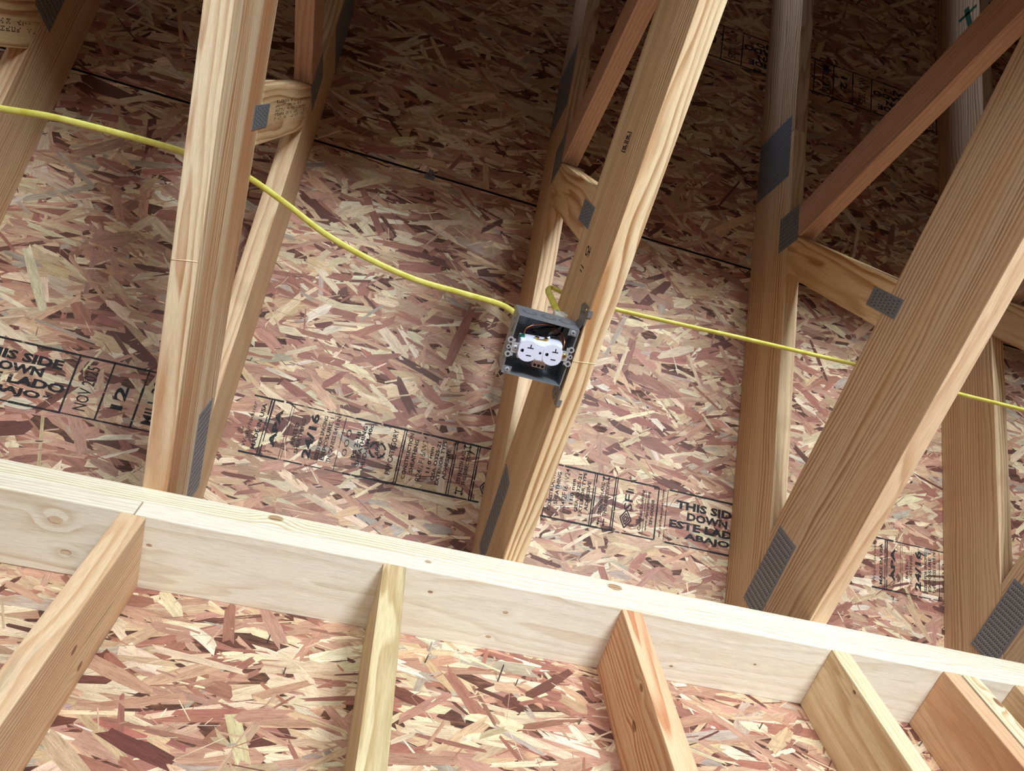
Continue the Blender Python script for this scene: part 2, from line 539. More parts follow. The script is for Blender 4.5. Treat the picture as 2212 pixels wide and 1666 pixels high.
def concrete():
    t = NT('concrete_slab'); P = t.obj_inches()
    n = t.noise(P, .12, 5.0, .6)
    t.l(t.ramp(n, [(.3, lin((138, 132, 124))), (.7, lin((176, 170, 160)))]), t.b.inputs['Base Color'])
    t.b.inputs['Roughness'].default_value = .8
    return t.m
bm = bmesh.new(); box(bm, XL, XR, YF - 6, 6, -ZF - 4, -ZF)
struct('floor', bm, concrete(), 'grey concrete slab floor')
bm = bmesh.new()
for a in ((XL, DOOR[0], -ZF, 14), (DOOR[1], WIN[0], -ZF, 14), (WIN[1], XR, -ZF, 14), (DOOR[0], DOOR[1], DOOR[3], 14), (WIN[0], WIN[1], -ZF, WIN[2]), (WIN[0], WIN[1], WIN[3], 14)):
    box(bm, a[0], a[1], YF - 5, YF, a[2], a[3])
struct('wall_front', bm, M_FAR, 'strand board wall opposite with added window and doorway')
for nm, x0, x1 in (('wall_left', XL - 1, XL), ('wall_right', XR, XR + 1)):
    bm = bmesh.new()
    zr = ZR - SL * YRIDGE + .3
    pts = [(22, -ZF), (22, ZR - SL * 22 + .3), (YRIDGE, zr), (2 * YRIDGE - 22, ZR - SL * 22 + .3), (2 * YRIDGE - 22, -ZF)]
    A = [bm.verts.new((x0 * IN, y * IN, z * IN)) for y, z in pts]; B = [bm.verts.new((x1 * IN, y * IN, z * IN)) for y, z in pts]
    bm.faces.new(A); bm.faces.new(B[::-1])
    for i in range(5):
        bm.faces.new((A[i], B[i], B[(i + 1) % 5], A[(i + 1) % 5]))
    bmesh.ops.recalc_face_normals(bm, faces=bm.faces[:])
    struct(nm, bm, M_FAR, 'strand board gable wall of the garage')
M_SASH = plain('white_window_frame', (226, 228, 230), .4)
M_PANE = plain('pale_opaque_pane', (214, 226, 238), .1)  # opaque pale pane of the added windows; the lamp sits before it
def window(name, fr, w, h, label):
    bm = bmesh.new()
    for a in ((-w / 2 - 2, w / 2 + 2, h / 2, h / 2 + 2), (-w / 2 - 2, w / 2 + 2, -h / 2 - 2, -h / 2), (-w / 2 - 2, -w / 2, -h / 2, h / 2), (w / 2, w / 2 + 2, -h / 2, h / 2)):
        box(bm, a[0], a[1], a[2], a[3], 0, .8)
    o = tag(mesh_obj(name, bm, M_SASH, fr), label, None, None, 'structure')
    bm = bmesh.new(); box(bm, -w / 2, w / 2, -h / 2, h / 2, .05, .2)
    mesh_obj('pane', bm, M_PANE, fr, o)
window('added_window_1', frame(W((WIN[0] + WIN[1]) / 2, YF, (WIN[2] + WIN[3]) / 2), Vector((-1, 0, 0)), Vector((0, 0, 1)), Vector((0, 1, 0))), WIN[1] - WIN[0], WIN[3] - WIN[2], 'added unseen window in the wall opposite')
window('added_window_2', frame(W(XL, (WIN2[0] + WIN2[1]) / 2, (WIN2[2] + WIN2[3]) / 2), Vector((0, 1, 0)), Vector((0, 0, 1)), Vector((1, 0, 0))), WIN2[1] - WIN2[0], WIN2[3] - WIN2[2], 'added unseen window on the left gable wall')
bm = bmesh.new(); box(bm, XL, XR, 16.5, 17.5, 1.5, 8.5); box(bm, XL, XR, 6, 17, 1.5, 2)
struct('trim_1', bm, M_FAR, 'soffit and fascia boards closing the eave')
bm = bmesh.new(); box(bm, XL, XR, 2 * YRIDGE - 17.5, 2 * YRIDGE - 16.5, 1.5, 8.5); box(bm, XL, XR, 2 * YRIDGE - 17, YF, 1.5, 2)
struct('trim_2', bm, M_FAR, 'soffit and fascia boards closing the far eave')

# ------------------------------------------------------------------ wall framing
def lumber_box(name, x0, x1, y0, y1, z0, z1, axis, mat, parent=None, bev=.09):
    """straight stick; local x runs along `axis` from the low end"""
    if axis == 'x':
        fr = frame(W(x0, y0, z0), Vector((1, 0, 0)), Vector((0, 1, 0)), Vector((0, 0, 1))); d = (x1 - x0, y1 - y0, z1 - z0)
    else:   # 'z', local x down from the top, local y = world y, local z = world x
        fr = frame(W(x0, y0, z1), Vector((0, 0, -1)), Vector((0, 1, 0)), Vector((1, 0, 0))); d = (z1 - z0, y1 - y0, x1 - x0)
    bm = bmesh.new(); box(bm, 0, d[0], 0, d[1], 0, d[2], bev)
    return mesh_obj(name, bm, mat, fr, parent)

PALE, PALED = (238, 228, 200), (212, 188, 146)
XJ = -15.42      # joint of the lower plate, over the left stud
m = wood('upper_plate_spruce', PALE, PALED, 4.2, (-2.0, 4.0), (0.004, 0.002), 1, [(-7.44 + 70, 0, 2.45 - 1.5, .34), (16.64 + 70, 0, .8, .38)], .8, kcol=((190, 150, 104), (120, 80, 48)))
o = lumber_box('top_plate', -70, 128, 0, 5.5, 1.5, 3, 'x', m)
tag(o, 'upper plank of the pale double top plate running unbroken under the trusses', 'plank')
m = wood('lower_plate_spruce_a', (236, 224, 200), (208, 182, 146), 3.2, (2.6, 5.0), (0.003, .0), 2, [(-19.8 + 70, 1.54, 0, .3), (-19.07 + 70, 3.8, 0, .22)], .7, kcol=((206, 176, 140), (160, 118, 88)))
o = lumber_box('top_plate', -70, XJ - .03, -.05, 5.45, 0, 1.5, 'x', m)
tag(o, 'shorter lower top plate plank left of the joint above the leftmost stud', 'plank')
kn = [(-14.33, 2.06, 0, .12), (8.87, 2.1, 0, .13), (3.5, 1.6, 0, .12), (8.31, 4.4, 0, .14), (2.92, 0, .99, .16), (22.0, 4.1, 0, .10), (28.1, 2.6, 0, .08)]
m = wood('lower_plate_spruce_b', (236, 224, 202), (214, 190, 158), 3.0, (2.8, 6.0), (-.002, .003), 3, [(a - XJ - .03, b, c, d) for a, b, c, d in kn], .6, kcol=((196, 160, 120), (120, 76, 50)))
o = lumber_box('top_plate', XJ + .03, 128, 0, 5.5, 0, 1.5, 'x', m)
tag(o, 'long lower top plate plank right of the joint with small knot holes', 'plank')

STUDS = [
 (-16.19, 'leftmost wall stud with yellow and orange edge and two oval knots', wood('stud_wood_a', (226, 192, 150), (196, 142, 96), 3.4, (7.2, 2.6), (.004, .004), 4, [(8.84, 2.28, 1.5, .22), (7.93, 4.28, 1.5, .22)], .8, (206, 146, 104), .6, (150, 138, 112))),
 (0.0, 'weathered greenish wall stud with dark vertical streaks, second from left', wood('stud_wood_b', (222, 198, 150), (176, 140, 88), 3.0, (-2.5, .7), (.002, .0), 5, [], 1.0, (196, 178, 130), .5, (132, 118, 92))),
 (16.66, 'wall stud with bold orange grain loops on its narrow edge', wood('stud_wood_c', (230, 190, 146), (192, 116, 68), 2.2, (-.9, .6), (.012, .006), 6, [(6.4, .66, 0, .2), (7.5, 2.66, 0, .26)], 1.0, (222, 160, 116), .5)),
 (33.22, 'pale wall stud with grey mildew streaks on its wide side', wood('stud_wood_d', (236, 214, 170), (206, 168, 118), 2.6, (3, 5), (.004, .004), 7, [(3.6, .44, 0, .12)], .8, None, 0, (150, 132, 110))),
 (42.87, 'smooth reddish brown stud, left half of the doubled stud', wood('stud_wood_e', (228, 186, 144), (198, 146, 104), 3.0, (2, 5), (.004, .002), 8, [], .7, (214, 150, 108), .6)),
 (44.6, 'pale stud with a ringed knot, right half of the doubled stud', wood('stud_wood_f', (240, 222, 180), (204, 160, 110), 3.2, (-3, 3), (.004, .002), 9, [(2.45, 0, 1.2, .3)], .8)),
 (49.4, 'tan wall stud cut off by the lower right corner', wood('stud_wood_g', (226, 190, 146), (196, 148, 104), 3.0, (3, 4), (.004, .002), 10, [], .8)),
]
for x, lab, m in STUDS:
    tag(lumber_box('wall_stud', x, x + 1.5, 0, 5.5, -ZF, 0, 'z', m), lab, 'stud', 'studs under the top plate')

# ------------------------------------------------------------------ roof trusses
def zlow(y): return 10.9 - SL * y
def zup(y): return ZR - SL * y
EXV = Vector((1, 0, 0))

def stick(name, poly_yz, xa, thick, d, mat, parent, bev=.08):
    """truss member: polygon in the y-z plane, `thick` wide in x from xa; d = grain direction (dy, dz)"""
    dv = Vector((0, d[0], d[1])).normalized()
    ez = EXV
    ey = ez.cross(dv)
    o0 = Vector((xa, *poly_yz[0]))
    fr = frame(W(*o0), dv, ey, ez)
    pts = []
    for y, z in poly_yz:
        r = Vector((0, y - poly_yz[0][0], z - poly_yz[0][1]))
        pts.append((r.dot(dv), r.dot(ey)))
    a = sum(pts[i][0] * pts[(i + 1) % len(pts)][1] - pts[(i + 1) % len(pts)][0] * pts[i][1] for i in range(len(pts)))
    if a < 0: pts = pts[::-1]
    bm = bmesh.new(); prism(bm, pts, 0, thick, bev)
    return mesh_obj(name, bm, mat, fr, parent)

def gusset(x, side, cy, cz, lng, wid, d, parent, rows_along=True):
    """pressed nail plate on the truss face at x (side = -1 left, +1 right); d = its long direction in y-z"""
    dv = Vector((0, d[0], d[1])).normalized()
    n = Vector((side, 0, 0)); ey = n.cross(dv)
    fr = frame(W(x, cy, cz), dv, ey, n)
    bm = bmesh.new(); box(bm, -lng / 2, lng / 2, -wid / 2, wid / 2, 0, .04, .008)
    p = mesh_obj('gusset_plate', bm, M_PLATE, fr, parent)
    p['label'] = 'grey punched metal connector plate'
    bm = bmesh.new()
    sx, sy = .5, .25
    nx, ny = int((lng - .2) / sx), int((wid - .2) / sy)
    for i in range(nx):
        for j in range(ny):
            u = (i - (nx - 1) / 2) * sx; v = (j - (ny - 1) / 2) * sy + (.06 if i % 2 else -.06)
            box(bm, u - .14, u + .10, v - .045, v + .035, .036, .0415, 0, 1)
            box(bm, u + .10, u + .17, v - .055, v + .055, .03, .062, 0, 0)
    q = mesh_obj('punched_teeth', bm, [M_TEETH, M_SLOT], fr, p)
    q['kind'] = 'stuff'
    return p

def truss(x, label, mats, faces, full=True):
    root = empty('roof_truss', x, 0, 3, label, 'truss', 'roof trusses')
    yb = 2 * YRIDGE
    B, T1, T2, V, D = mats
    # bottom chord (2x10), lies on the top plate
    stick('bottom_chord',
          [(5.4, 3.0), (5.4, zlow(5.4) - .02), ((10.9 - 12.3) / SL, 12.28), (yb - 5, 12.28), (yb - 5, 3.0)], x, 1.5, (-1, 0), B, root)
    ys = -31.5
    # top chord, two lengths butted under the splice plate
    e = .9
    stick('top_chord', [(16, zlow(16)), (16, zup(16)), (ys + e, zup(ys + e)), (ys + e - 4.4, zlow(ys + e - 4.4))], x, 1.5, (-1, SL), T1, root)
    stick('top_chord', [(ys + e - 4.45, zlow(ys + e - 4.45)), (ys + e - .05, zup(ys + e - .05)), (YRIDGE, zup(YRIDGE)), (YRIDGE, zlow(YRIDGE))], x, 1.5, (-1, SL), T2, root)
    yy = lambda y: 2 * YRIDGE - y
    stick('top_chord', [(yy(16), zlow(16)), (YRIDGE - .02, zlow(YRIDGE)), (YRIDGE - .02, zup(YRIDGE)), (yy(16), zup(16))], x, 1.5, (1, SL), T2, root)
    # upright web and raking web
    stick('web', [(-21.5, 12.3), (-25.3, 12.3), (-25.3, 29.2), (-24.2, zlow(-24.2) - .03), (-21.5, zlow(-21.5) - .03)], x, 1.5, (0, 1), V, root)
    k = .815
    yl = -25.34; zl = 29.1
    y2 = yl - (zl - 12.3) / k
    stick('web', [(yl, zl), (y2, 12.3), (y2 - 4.5 / k, 12.3), (-27.0, zl + 4.5 - k * (yl + 27.0)), (yl, zlow(yl) - .03)], x, 1.5, (-1, -k), D, root)
    for sd in faces:
        xf = x if sd < 0 else x + 1.5
        gusset(xf, sd, .9, 9.9, 7.9, 3.1, (1, 0), root)
        gusset(xf, sd, -31.5, 41.3, 7.8, 6.0, (-1, SL), root)
        gusset(xf, sd, -25.5, 31.7, 4.0, 3.2, (-1, SL), root)
        gusset(xf, sd, -23.4, 12.5, 4.0, 1.55, (0, 1), root)
    return root

SP_L, SP_D = (222, 192, 152), (172, 124, 84)
def tmats(i, **kw):
    s = 20 + i * 7
    B = kw.get('B') or wood(f'chord_wood_{i}', SP_L, SP_D, 2.6, (4.6, 3.4), (.008, .006), s)
    T1 = kw.get('T1') or wood(f'rafter_wood_{i}', (226, 194, 150), (186, 136, 92), 3.2, (4, 4), (.004, .004), s + 1, tint=(208, 158, 120))
    T2 = kw.get('T2') or wood(f'upper_rafter_wood_{i}', (212, 174, 138), (164, 112, 78), 2.6, (5, 2), (.004, .004), s + 2)
    V = kw.get('V') or wood(f'web_wood_{i}', (226, 190, 140), (178, 124, 76), 2.0, (1.2, 2.2), (.02, .004), s + 3)
    D = kw.get('D') or wood(f'raking_web_wood_{i}', (208, 164, 134), (172, 124, 98), 3.4, (2, 3), (.004, .006), s + 4, tint=(190, 140, 114), contrast=.7)
    return B, T1, T2, V, D

B1 = wood('chord_wood_left', (230, 206, 168), (182, 126, 80), 2.6, (.4, .7), (.0, -.012), 31, [(-28.53 * -1 + 5.4, 6.37, 1.5, .3)], 1.0, (186, 122, 70), .8, None, .6)
B2 = wood('chord_wood_middle', (228, 200, 156), (168, 116, 70), 2.9, (4.5, 4.0), (.006, .004), 32, [], 1.0, (206, 152, 100), .4)
B3 = wood('chord_wood_right', (220, 190, 154), (170, 126, 88), 2.3, (4.6, 2.8), (.014, .004), 33, [(5.87 + 5.4, 3.44, 0, .34), (36.0 + 5.4, 4.48, 0, .42)], .9, (214, 166, 118), .4)
truss(-38.2, 'dim roof truss at the left edge, crossed by the yellow cable', tmats(0), (1,))
truss(-16.07, 'roof truss left of the outlet box, orange underside with knot loop', tmats(1, B=B1), (1,))
truss(8.28, 'roof truss carrying the metal outlet box', tmats(2, B=B2), (-1,))
truss(32.96, 'roof truss right of the outlet box, wide bottom chord side and raking web', tmats(3, B=B3), (-1,))
truss(57.4, 'roof truss at the right edge, mostly hidden behind its neighbour', tmats(4), (-1,))

bm = bmesh.new(); box(bm, XL + 1, XR - 1, YF + .2, -49.5, 2.46, 2.98)  # unseen sheet added to keep lamp light off the upper roof
tag(mesh_obj('added_drywall_blocker', bm, plain('grey_drywall_paper', (150, 146, 140), .9), WORLD_IN), 'unseen drywall sheet added under the trusses to darken the upper roof', 'drywall')
# louvred gable vent, added as a source for the bluish upper roof light
vt = empty('added_gable_vent', XL, -85, 62, 'small louvred vent added unseen high in the left gable wall', 'vent')
M_VENT = plain('white_vent_paint', (220, 222, 224), .5)
bm = bmesh.new()
for a in ((-94, -76, 51, 53), (-94, -76, 71, 73), (-94, -92.5, 53, 71), (-77.5, -76, 53, 71)):
    box(bm, XL, XL + 1, a[0], a[1], a[2], a[3])
mesh_obj('vent_frame', bm, M_VENT, WORLD_IN, vt)
for i in range(6):
    bm = bmesh.new(); box(bm, XL + .1, XL + .9, -92.5, -77.5, 54.2 + i * 2.9, 54.5 + i * 2.9)
    mesh_obj('slat', bm, M_VENT, WORLD_IN, vt)
# added unseen floodlight on a low stand: housing behind the glowing panel, yoke and feet
lt = empty('added_work_light', LAMP[0], LAMP[1], -ZF, 'added cool white floodlight standing on the floor aimed up at the eave', 'work light')
M_HOUSE = plain('black_lamp_housing', (24, 24, 26), .5)
q = (W(26, 0, 2) - W(*LAMP)).to_track_quat('-Z', 'Z').to_matrix().to_4x4(); q.translation = W(*LAMP)
bm = bmesh.new(); box(bm, -20, 20, -13, 13, .6, 3, .3)
for a in ((-20, -19.2, -13, 13), (19.2, 20, -13, 13), (-19.2, 19.2, -13, -12.2), (-19.2, 19.2, 12.2, 13)):
    box(bm, a[0], a[1], a[2], a[3], -.6, .6)
mesh_obj('housing', bm, M_HOUSE, q, lt)
bm = bmesh.new()
for sx in (-1, 1):
    tube(bm, [Vector((LAMP[0] + sx * 21, LAMP[1], -88)), Vector((LAMP[0] + sx * 21, LAMP[1] - 2, -97))], .5)
    tube(bm, [Vector((LAMP[0] + sx * 21, LAMP[1] - 10, -97.4)), Vector((LAMP[0] + sx * 21, LAMP[1] + 10, -97.4))], .55)
tube(bm, [Vector((LAMP[0] - 21, LAMP[1] - 2, -97)), Vector((LAMP[0] + 21, LAMP[1] - 2, -97))], .5)
mesh_obj('stand', bm, M_HOUSE, WORLD_IN, lt)

M_LINE = plain('pale_joint_line', (236, 214, 170), .6)
TRS = sorted([o for o in COL.objects if o.name.startswith('roof_truss')], key=lambda o: WM[o].translation.x)
for i, x, y, a in ((1, -16.07, -15.55, .12), (2, 8.28, -15.6, .1)):
    bm = bmesh.new(); tube(bm, [Vector((x + .05, y + a, 2.99)), Vector((x + .7, y, 2.985)), Vector((x + 1.45, y - a, 2.99))], .022, .022, 6)
    mesh_obj('joint_line', bm, M_LINE, WORLD_IN, TRS[i])

# ------------------------------------------------------------------ printed stamps on the roof boards
_tc = {}
def text_mesh(st, shear=0.0, bold=0.0):
    key = (st, shear, bold)
    if key not in _tc:
        c = bpy.data.curves.new('text', 'FONT')
        c.body = st; c.shear = shear; c.offset = bold; c.resolution_u = 2
        o = bpy.data.objects.new('text', c)
        COL.objects.link(o)
        dg = bpy.context.evaluated_depsgraph_get()
        me = bpy.data.meshes.new_from_object(o.evaluated_get(dg))
        v = np.array([p.co[:2] for p in me.vertices]); f = [tuple(p.vertices) for p in me.polygons]
        bpy.data.objects.remove(o); bpy.data.curves.remove(c); bpy.data.meshes.remove(me)
        _tc[key] = (v, f)
    return _tc[key]

class Ink:
    def __init__(self): self.v, self.f = [], []
    def poly(self, pts):
        n = len(self.v); self.v += [tuple(p) for p in pts]; self.f.append(tuple(range(n, n + len(pts))))
    def rect(self, u0, u1, v0, v1): self.poly([(u0, v0), (u1, v0), (u1, v1), (u0, v1)])
    def line(self, a, b, w):
        a, b = Vector(a), Vector(b); d = (b - a).normalized(); s = Vector((-d.y, d.x)) * w / 2
        self.poly([a - s, b - s, b + s, a + s])
    def dashed(self, a, b, w, rng, gap=.25):
        a, b = Vector(a), Vector(b); L = (b - a).length; t = 0
        while t < L:
            k = rng.uniform(.5, 2.2)
            self.line(a + (b - a) * (t / L), a + (b - a) * (min(t + k, L) / L), w * rng.uniform(.6, 1.1))
            t += k + (rng.uniform(.05, .3) if rng.random() < gap else 0)
    def text(self, st, u0, u1, v0, v1, rot=0, shear=0.0, bold=0.0):
        """stretch the text to fill the box; rot 0 reads along +u, 90 reads along +v"""
        v, f = text_mesh(st, shear, bold)
        lo, hi = v.min(0), v.max(0)
        q = (v - lo) / (hi - lo)
        if rot == 90:
            p = np.stack([u1 - q[:, 1] * (u1 - u0), v0 + q[:, 0] * (v1 - v0)], 1)
        else:
            p = np.stack([u0 + q[:, 0] * (u1 - u0), v0 + q[:, 1] * (v1 - v0)], 1)
        n = len(self.v); self.v += [tuple(k) for k in p]; self.f += [tuple(i + n for i in k) for k in f]
    def col(self, st, u, h, v0, v1, **k): self.text(st, u - h / 2, u + h / 2, v0, v1, 90, **k)
    def arc(self, c, r, w, a0, a1, n=14):
        p = []
        for i in range(n + 1):
            t = a0 + (a1 - a0) * i / n; p.append((c[0] + (r + w / 2) * math.cos(t), c[1] + (r + w / 2) * math.sin(t)))
        for i in range(n, -1, -1):
            t = a0 + (a1 - a0) * i / n; p.append((c[0] + (r - w / 2) * math.cos(t), c[1] + (r - w / 2) * math.sin(t)))
        for i in range(n):
            self.poly([p[i], p[i + 1], p[2 * n - i], p[2 * n + 1 - i]])

rs = random.Random(5)
S1, S2 = Ink(), Ink()                 # strong and faint ink
bd = .028
for v in (0.0, 5.0):
    S1.dashed((0.0, v), (3.2, v), .17, rs, .1); S2.dashed((3.2, v), (8.8, v), .12, rs, .4); S1.dashed((8.8, v), (24.5, v), .18, rs, .15)
    S1.dashed((25.6, v), (43.5, v), .18, rs, .1)
S2.col('Weyerhaeuser', .30, .44, .5, 4.5, shear=.2)
S1.col('MADE IN USA', 1.03, .36, .4, 4.5, bold=bd)
for u in (1.5, 1.72, 13.26, 13.46, 18.0, 18.2, 20.1, 20.3): S1.dashed((u, 0), (u, 5), .13, rs, .2)
S1.col('APA', 2.42, .52, .9, 4.3, bold=.05)
for u in (3.3, 3.5): S2.dashed((u, 0), (u, 5), .06, rs, .5)
S2.col('RATED', 4.09, .32, 1.5, 3.5, bold=bd); S2.col('SHEATHING', 4.57, .34, .8, 3.9, bold=bd)
S1.col('24/16', 5.42, .72, .55, 4.6, bold=.035)
S1.col('SIZED FOR SPACING', 6.33, .32, .6, 4.6, bold=bd); S2.col('EXPOSURE 1', 6.83, .36, .7, 4.6, bold=bd); S2.col('THICKNESS 0.418 IN', 7.38, .36, .6, 4.8, bold=bd)
S2.dashed((8.0, 0), (8.0, 5), .07, rs, .5); S2.col('000', 8.55, .42, 1.4, 3.9)
S1.col('PS 2-18', 9.38, .36, 1.5, 3.9, bold=bd); S1.col('SHEATHING', 9.82, .36, .9, 4.5, bold=bd); S1.col('HUD-UM-40c', 10.3, .36, .7, 4.7, bold=bd)
for a in (0.2, 1.8, 3.35, 4.9): S1.arc((11.28, 2.62), .68, .16, a, a + 1.2)
S1.col('APA', 11.28, .42, 2.05, 3.2, shear=.2, bold=.02)
S1.col('PRP CATEGORY', 12.55, .46, .7, 4.8, bold=.02)
def construction(k):
    S1.col('CONSTRUCTION', 13.98 + k, .34, .6, 4.8, bold=bd); S1.col('SHEATHING', 14.53 + k, .36, 1.3, 4.35, bold=bd); S2.col('R24/2F16/W24', 15.28 + k, .48, .7, 4.8, bold=.006)
    S1.col('11.0 mm', 16.0 + k, .36, 1.6, 4.0, bold=bd); S1.col('CSA O325-21', 16.54 + k, .34, 1.0, 4.6, bold=bd); S1.col('EXTERIOR TYPE', 17.0 + k, .34, .7, 4.85, bold=bd); S1.col('ADHESIVE', 17.52 + k, .34, 1.3, 4.1, bold=bd)
construction(0)
S1.col('STRENGTH AXIS', 18.88, .36, 1.2, 4.3, bold=bd); S1.col('THIS DIRECTION', 19.38, .36, 1.15, 4.35, bold=bd)
for v0, v1 in ((.25, .95), (4.4, 4.9)):
    for u in (18.85, 19.4):
        S1.line((u, v0), (u, v1), .1); S1.poly([(u - .16, v0 + .2), (u, v0), (u + .16, v0 + .2)] if v0 < 1 else [(u - .16, v1 - .2), (u + .16, v1 - .2), (u, v1)])
    S1.line((18.85, (v0 + v1) / 2), (19.4, (v0 + v1) / 2), .09)
# leaf mark and SFI block
c = Vector((21.5, 1.35))
for k, w in ((1.0, .12), (.62, .1), (.3, .1)):
    q = [c + Vector((-.55, .05)) * k, c + Vector((-.05, -.85)) * k, c + Vector((.6, -.05)) * k, c + Vector((.05, .85)) * k]
    for i in range(4): S1.line(q[i], q[(i + 1) % 4], w)
S1.col('SFI', 21.62, .82, 2.15, 4.05, bold=.01); S1.line((21.4, 4.2), (22.0, 4.2), .1)
S1.col('Certified Sourcing', 23.0, .40, .55, 4.45, bold=bd); S1.col('www.sfiprogram.org', 23.6, .36, .65, 4.4, bold=bd); S1.col('SFI-00008', 24.07, .34, 1.3, 3.7, bold=bd)
S1.line((23.32, .4), (23.32, 4.5), .05)
S1.dashed((24.55, 0), (24.55, 5), .16, rs, .1); S2.col('weyerhaeuser.com', 25.06, .36, .3, 4.9, bold=bd); S2.dashed((25.5, 0), (25.5, 5), .08, rs, .4)
S1.text('THIS SIDE', 26.45, 33.2, 3.42, 4.22, bold=.045); S1.text('DOWN', 27.7, 32.0, 2.46, 3.24, bold=.045)
S1.text('ESTE LADO', 25.95, 33.95, 1.5, 2.28, bold=.045); S1.text('ABAJO', 27.6, 32.4, .5, 1.28, bold=.045); S1.text('*', 32.6, 33.3, .6, 1.2, bold=.04)
for u in (34.15, 36.85, 39.6, 42.3): S1.dashed((u, 0), (u, 5), .18, rs, .1)
S2.col('NOV 2025', 35.45, 1.0, .5, 4.3, bold=.01)
S1.col('12', 38.1, .95, 1.2, 3.2, bold=.03); S1.col('MILL 38', 40.7, .9, .5, 4.3, bold=.02)

def stamp(panel, rect, u_off, v_off, flip):
    for ink, mat in ((S1, M_INK), (S2, M_INK2)):
        P = np.array(ink.v)
        P = np.stack([u_off - P[:, 0], v_off - P[:, 1]], 1) if flip else np.stack([u_off + P[:, 0], v_off + P[:, 1]], 1)
        F = [f for f in ink.f if all(rect[0] < P[i, 0] < rect[1] and DEN[0] < P[i, 0] < DEN[1] for i in f)]
        used = sorted({i for f in F for i in f}); mp = {k: j for j, k in enumerate(used)}
        me = bpy.data.meshes.new('grade_stamp')
        me.from_pydata([(P[i, 0] * IN, P[i, 1] * IN, .0275 * IN) for i in used], [], [tuple(mp[i] for i in f) for f in F])
        me.materials.append(mat)
        o = link(bpy.data.objects.new('grade_stamp', me), RF, panel)
        o['label'] = 'black printed grade stamp' if ink is S1 else 'worn printed stamp lettering'
stamp(PAN[0], near[0][0], -61.3, -5.05, False); stamp(PAN[0], near[0][0], -13.0, -5.05, False)
stamp(PAN[1], near[1][0], .6, -5.05, False); stamp(PAN[1], near[1][0], 48.9, -5.05, False)
stamp(PAN[2], near[2][0], 63.7, 57.55, True)
stamp(PAN[3], near[3][0], 81.75, 57.6, True)

def ink_on(name, fr, ink, mat, parent):
    me = bpy.data.meshes.new(name)
    me.from_pydata([(u * IN, v * IN, .012 * IN) for u, v in ink.v], [], ink.f)
    me.materials.append(mat)
    return link(bpy.data.objects.new(name, me), fr, parent)
def dots(u0, u1, v0, v1, rows, pitch, seed):
    r = random.Random(seed); k = Ink(); h = (v1 - v0) / rows
    for j in range(rows):
        u = u0
        while u < u1:
            if r.random() < .78:
                for a in range(3):
                    for b in range(3):
                        if r.random() < .55:
                            x = u + a * pitch * .26; y = v0 + h * (j + .15 + b * .25)
                            k.rect(x, x + pitch * .2, y, y + h * .17)
            u += pitch
    return k
TR = [o for o in COL.objects if o.name.startswith('roof_truss')]
TR.sort(key=lambda o: WM[o].translation.x)
fr = frame(W(-16.07 + 1.5, 0, 0), Vector((0, 0, 1)), Vector((0, -1, 0)), Vector((1, 0, 0)))
ink_on('printed_marks', fr, dots(16.6, 27.6, 22.9, 24.4, 5, .62, 3), M_INK, TR[1])
fr = frame(W(-38.2 + 1.5, 0, 0), Vector((0, 0, 1)), Vector((0, -1, 0)), Vector((1, 0, 0)))
ink_on('printed_marks', fr, dots(17, 29.6, 22.6, 23.7, 2, .75, 4), M_INK, TR[0])
fr = frame(W(8.28, 0, 0), Vector((0, -1, 0)), Vector((0, 0, 1)), Vector((-1, 0, 0)))
for a, b in ((28.2, 28.75), (28.85, 29.4)):
    k = Ink()
    k.line((a, 7.5), (a, 8.7), .06); k.line((b, 7.5), (b, 8.7), .06); k.line((a, 7.5), (b, 7.5), .06); k.line((a, 8.7), (b, 8.7), .06)
    k.rect(a + .1, b - .1, 7.7, 7.95); k.rect(a + .1, b - .2, 8.1, 8.5)
    ink_on('printed_mark', fr, k, M_INK, TR[2])
k = Ink(); k.arc((21.5, 8.7), .3, .12, 0, 6.283, 16); k.line((21.2, 8.1), (21.9, 8.1), .1); k.line((21.2, 7.85), (21.9, 7.85), .1); k.line((21.55, 7.85), (21.55, 8.3), .1)
ink_on('printed_mark', fr, k, M_INK, TR[2])
k = Ink(); k.line((20.1, 8.2), (20.1, 9.0), .08); k.line((20.4, 8.0), (20.4, 9.1), .08)
ink_on('printed_mark', fr, k, M_INK, TR[2])
fr = frame(W(57.4, 0, 0), Vector((0, -1, 0)), Vector((0, 0, 1)), Vector((-1, 0, 0)))
k = Ink(); k.line((54.0, 57.0), (56.2, 59.4), .7); k.line((54.6, 59.6), (56.4, 57.6), .5)
ink_on('printed_marks', fr, k, M_GREENINK, TR[4])

# ------------------------------------------------------------------ outlet box on the middle truss
BX0, BX1, BY0, BY1, BZ0, BZ1 = 4.12, 8.05, -17.58, -13.65, 2.95, 5.05
ebox = empty('electrical_box', 6.1, -15.6, 5.0, 'square galvanized steel outlet box open downwards on the middle truss', 'outlet box')
th = .06
def part(name, build, mat, parent, smooth=False):
    bm = bmesh.new(); build(bm)
    return mesh_obj(name, bm, mat, WORLD_IN, parent, smooth)
bp_ = part('back_plate', lambda b: box(b, BX0, BX1, BY0, BY1, BZ1 - th, BZ1, .015), M_BOX, ebox)
def ko(c, ax, par):
    def f(b):
        disc(b, c, ax, .52, .010, 28); disc(b, Vector(c) + Vector(ax) * .010, ax, .47, .004, 28, mi=1); disc(b, Vector(c) + Vector(ax) * .014, ax, .43, .006, 28); disc(b, Vector(c) + Vector(ax) * .02, ax, .34, .003, 28, mi=1); disc(b, Vector(c) + Vector(ax) * .023, ax, .31, .005, 28)
    part('knockout', f, [M_BOX, M_SLOTEDGE], par)
for c in ((4.75, -16.85), (7.35, -14.3), (4.8, -14.3), (6.1, -15.6)):
    ko((c[0], c[1], BZ1 - th), (0, 0, -1), bp_)
